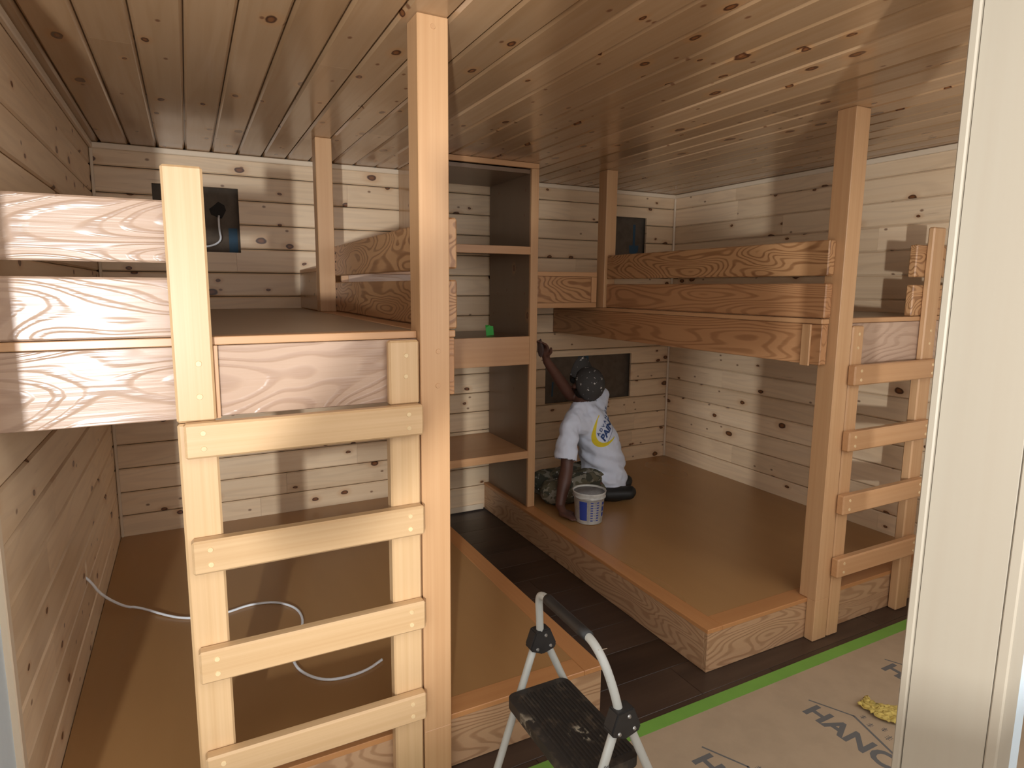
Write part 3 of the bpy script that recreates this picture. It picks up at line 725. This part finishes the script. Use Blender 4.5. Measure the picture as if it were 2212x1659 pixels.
# cut the cuffs and hem open: drop faces beyond the sleeve ends, below the hem and above the collar
bm = bmesh.new(); bm.from_mesh(sme)
dl = (slv-shL).normalized(); dr = (slR-shR).normalized(); dn = (hc-neck).normalized()
kill = []
for f in bm.faces:
    c = f.calc_center_median()
    if (c-slv).dot(dl) > .028 and (c-slv).length < .16: kill.append(f)
    elif (c-slR).dot(dr) > .02 and (c-slR).length < .13: kill.append(f)
    elif c.z < .262+.42*max(0, (2.56-c.x)) and c.x > 2.33: kill.append(f)
    elif (c-neck).dot(V_((.02, .15, .98)).normalized()) > .022 and (c-neck).length < .11: kill.append(f)
bmesh.ops.delete(bm, geom=kill, context='FACES'); sme2 = mesh(bm, 'shirt', True)
sbm = bmesh.new(); sbm.from_mesh(sme2); tree = BVHTree.FromBMesh(sbm)
shirt = place('shirt', sme2, shirtm, pr_, (2.5, 3.48, .6))
md = shirt.modifiers.new('s', 'SOLIDIFY'); md.thickness = .003; md.offset = -1
# trousers, shoes
tp = [[(hipL+V_((.03, .03, .01)), .105), (hipL.lerp(knL, .5), .100), (knL, .090)], [(hipR, .105), (knR, .088)], [(knL+V_((0, 0, -.01)), .080), (knL.lerp(anL, .5), .068), (anL+V_((-.02, 0, .0)), .052)], [(knR+V_((0, 0, -.01)), .080), (anR, .052)], [(hipL+V_((0, .03, 0)), .10), (hipR, .10)]]
tme = cones(tp, .008, 6)
for v in tme.vertices:
    v.co += v.normal*(.012*mnoise.noise(v.co*11)+.006*mnoise.noise(v.co*27)); v.co.z = max(v.co.z, HB+.002)
place('trousers', tme, camom, pr_, (2.4, 3.5, .3))
def shoe(an, d, nm='shoe'):
    d = V_(d).normalized(); s_ = d.cross(V_((0, 0, 1))).normalized()
    ch = [[(an, .052), (an+d*.06+V_((0, 0, -.002)), .056), (an+d*.13, .048), (an+d*.17+V_((0, 0, .006)), .046)], [(an+s_*.015, .046), (an+d*.16+s_*.020, .042)], [(an-s_*.015, .046), (an+d*.16-s_*.014, .042)]]
    me = cones(ch, .006, 5)
    for v in me.vertices: v.co.z = max(v.co.z, HB+.0015)
    o = place(nm, me, shoem, pr_, an)
    return o
shoe(anL, (1, -.42, .03)); shoe(anR+V_((.02, -.03, .02)), (1, -.30, .08))
# cap: dome and bill
bm = bmesh.new(); bmesh.ops.create_uvsphere(bm, u_segments=36, v_segments=22, radius=1)
bmesh.ops.delete(bm, geom=[v for v in bm.verts if v.co.z < -.12], context='VERTS')
for v in bm.verts:
    s_ = 1+.03*mnoise.noise(v.co*4)
    v.co = Vector((v.co.x*.121*s_, v.co.y*.113*s_, v.co.z*.118*s_))
for f in bm.faces: f.smooth = True
Mc = Matrix((hf, hr, hf.cross(hr)))
upv = hf.cross(hr)
if upv.dot(hu) < 0: Mc = Matrix((hf, -hr, hu))
else: Mc = Matrix((hf, hr, hu))
Mc = Mc.transposed().to_4x4(); Mc.translation = H(-.012, .028, 0)
cap = link('cap', mesh(bm, 'cap'), pr_, capm, Mc)
md = cap.modifiers.new('s', 'SOLIDIFY'); md.thickness = .003
bm = bmesh.new(); rows_ = []
for i in range(9):
    t_ = i/8; rw = []
    for k in range(15):
        a = math.radians(-62+124*k/14); r_ = 1.0+t_*.78*math.cos(a)**.6
        x = .113*math.cos(a)*r_; y = .107*math.sin(a)*(1+.10*t_); z = .004-.02*t_*math.cos(a)-.055*(math.sin(a)**2)*(.3+.7*t_)
        rw.append(bm.verts.new((x, y, z)))
    rows_.append(rw)
for A, B in zip(rows_, rows_[1:]):
    for k in range(14): bm.faces.new((A[k], A[k+1], B[k+1], B[k]))
bill = link('cap_bill', mesh(bm, 'cap_bill', True), cap, capm, Mc)
md = bill.modifiers.new('s', 'SOLIDIFY'); md.thickness = .005
bm = bmesh.new(); disc(bm, (0, 0, .116), (0, 0, 1), .009, .006, 10, .004); link('cap_button', mesh(bm, 'cap_button', True), cap, capm, Mc)
# cloth in the right hand
bm = bmesh.new(); bmesh.ops.create_icosphere(bm, subdivisions=4, radius=.05)
for v in bm.verts:
    n = mnoise.fractal(v.co*22, 1, 2, 3); v.co = Vector((v.co.x*.28, v.co.y*.62, v.co.z*1.15))*(1+.28*n)
cl = link('staining_cloth', mesh(bm, 'staining_cloth', True), None, plain('brown_cloth', C3(.075, .05, .045), .9, var=.4, scale=40, bump=.5), Matrix.Translation((2.079, 3.462, 1.30)))
tag(cl, 'dark stained cloth held in the painter\'s raised hand against the shelf side', 'cloth')

# shirt print: lettering and swoosh laid onto the back of the shirt
PO = V_((2.515, 3.25, .648)); PU = V_((.47, -.233, .85)).normalized(); PD = V_((.25, .96, -.10)).normalized(); PU = (PU-PD*PU.dot(PD)).normalized(); PV = PU.cross(PD); 
if PV.dot(V_((-1, 0, .5))) < 0: PV = -PV
def decal(nm, bmx, mat):
    """project the flat print along the shirt's thickness and drop it on the cloth"""
    c = V_((2.5, 3.3, .75)); bad = []
    for v in bmx.verts:
        p = PO+PU*v.co.x+PV*v.co.y; hit = tree.ray_cast(p-PD*.6, PD)
        if hit[0] is None: bad.append(v); v.co = p-c
        else: v.co = hit[0]-PD*.0022-c
    bmesh.ops.delete(bmx, geom=bad, context='VERTS')
    link(nm, mesh(bmx, nm), shirt, mat, Matrix.Translation(c))
def textdecal(body, size, x, y, bold, shear, sp, mat, nm):
    me = textmesh(body, size, bold, shear, sp); b = bmesh.new(); b.from_mesh(me)
    b.verts.ensure_lookup_table(); bmesh.ops.delete(b, geom=[f for f in b.faces if f.normal.z < .5], context='FACES')
    bmesh.ops.triangulate(b, faces=b.faces[:]); bmesh.ops.subdivide_edges(b, edges=[e for e in b.edges if e.calc_length() > .012], cuts=2)
    bmesh.ops.triangulate(b, faces=b.faces[:])
    for v in b.verts: v.co.x += x; v.co.y += y
    decal(nm, b, mat)
textdecal('PAINTING', .068, 0, 0, .0030, .25, .95, navyp, 'printed_lettering')
textdecal('ADVANCE', .034, .012, .060, .0010, .1, 1.55, navyp, 'printed_lettering')
b = bmesh.new(); A = []
for k in range(41):
    t_ = k/40; a = math.radians(250-165*t_); wd = .004+.020*math.sin(math.pi*min(1, t_*1.05))**1.2
    cxx, cyy = .125+.160*math.cos(a), .035+.098*math.sin(a)
    nx_, ny_ = math.cos(a), math.sin(a)
    A.append([b.verts.new((cxx+nx_*wd*j, cyy+ny_*wd*j, 0)) for j in (-.8, -.3, .3, .8)])
for p, q in zip(A, A[1:]):
    for j in range(3): b.faces.new((p[j], q[j], q[j+1], p[j+1]))
decal('printed_swoosh', b, yelp)
b = bmesh.new(); bmesh.ops.create_grid(b, x_segments=20, y_segments=1, size=.5)
for v in b.verts: v.co = Vector((.005+(v.co.x+.5)*.20, -.022+v.co.y*.003, 0))
decal('printed_line', b, navyp)
sbm.free()

# ------------------------------------------------------------------ the one who takes the picture, standing in the hall doorway
p2 = thing('person', (-.03, -.36, 0), 'person in dark jacket standing in the hall doorway, both arms raised', 'person')
X0, Y0 = -.03, -.345
hd2 = V_((X0, Y0+.01, 1.765)); nk = V_((X0, Y0-.005, 1.60)); ch2 = V_((X0, Y0, 1.40)); wa = V_((X0, Y0, 1.12)); pv = V_((X0, Y0, .98))
sl, sr = V_((X0-.195, Y0, 1.51)), V_((X0+.195, Y0, 1.53)); el, er = V_((-.365, -.27, 1.29)), V_((.325, -.23, 1.44)); wl, wr_ = V_((-.12, -.105, 1.60)), V_((.125, -.10, 1.625))
b2 = [[(ch2, .12), (nk, .055), (hd2-V_((0, 0, .08)), .058)], [(hd2+V_((0, -.015, .02)), .095), (hd2+V_((0, .02, .015)), .088)], [(hd2+V_((0, .02, -.03)), .07), (hd2+V_((0, .05, -.10)), .042)], [(hd2+V_((0, .10, .0)), .014), (hd2+V_((0, .118, -.03)), .016)]]
b2 += [[(hd2+V_((0, .095, -.065)), .016), (hd2+V_((.02, .09, -.065)), .011)], [(hd2+V_((-.092, 0, .01)), .018), (hd2+V_((-.09, 0, -.03)), .012)], [(hd2+V_((.092, 0, .01)), .018), (hd2+V_((.09, 0, -.03)), .012)]]
b2 += [[(el, .045), (wl, .029)], [(er, .045), (wr_, .029)], [(ch2, .12), (pv, .13)], [(pv, .10), (V_((X0-.1, Y0, .5)), .06), (V_((X0-.12, Y0-.01, .08)), .042)], [(pv, .10), (V_((X0+.1, Y0, .5)), .06), (V_((X0+.12, Y0-.01, .08)), .042)], [(sl, .05), (el, .045)], [(sr, .05), (er, .045)]]
b2 += hand(wl, V_((-.095, -.085, 1.655)), V_((.6, .5, 0)).normalized(), V_((.30, .10, .95)).normalized(), 0, .35, 1)
b2 += hand(wr_, V_((.10, -.085, 1.675)), V_((-.6, .5, 0)).normalized(), V_((-.30, .10, .95)).normalized(), 0, .35, -1)
skin2 = plain('light_skin', C3(.50, .30, .22), .5, var=.1); jack = plain('dark_jacket_cloth', C3(.05, .06, .08), .9, bump=.3); jean = plain('denim', C3(.06, .09, .16), .9, bump=.3)
place('body', cones(b2, .0075, 5), skin2, p2, (0, -.35, 1))
place('hair', cones([[(hd2+V_((0, -.035, .045)), .085), (hd2+V_((0, .02, .065)), .072)], [(hd2+V_((0, -.05, .0)), .075), (hd2+V_((0, -.04, -.04)), .06)]], .008, 4), hairm, p2, hd2)
place('jacket', cones([[(V_((X0, Y0, .93)), .165), (wa, .165), (ch2, .175), (V_((X0, Y0, 1.50)), .12), (nk-V_((0, 0, .03)), .075)], [(sl, .075), (ch2, .12)], [(sr, .075), (ch2, .12)], [(sl, .075), (el, .068), (el.lerp(wl, .8), .045)], [(sr, .075), (er, .068), (er.lerp(wr_, .8), .045)]], .009, 8), jack, p2, ch2)
place('trousers', cones([[(pv, .150), (V_((X0-.09, Y0, .8)), .105), (V_((X0-.1, Y0, .5)), .078), (V_((X0-.12, Y0-.01, .07)), .062)], [(pv, .150), (V_((X0+.09, Y0, .8)), .105), (V_((X0+.1, Y0, .5)), .078), (V_((X0+.12, Y0-.01, .07)), .062)]], .009, 6), jean, p2, pv)
for sx in (-.12, .12):
    me = cones([[(V_((X0+sx, Y0-.03, .05)), .048), (V_((X0+sx*1.1, Y0+.08, .045)), .046), (V_((X0+sx*1.2, Y0+.16, .036)), .036)]], .007, 4)
    for v in me.vertices: v.co.z = max(v.co.z, .002)
    place('shoe', me, shoem, p2, (X0+sx, Y0, .05))
ph = box('mobile_phone', -.075, .075, -.040, -.032, 1.655, 1.735, darkm, None, 'x', .003)
tag(ph, 'black mobile phone held up sideways in the hall doorway', 'phone')
bpy.context.view_layer.update()
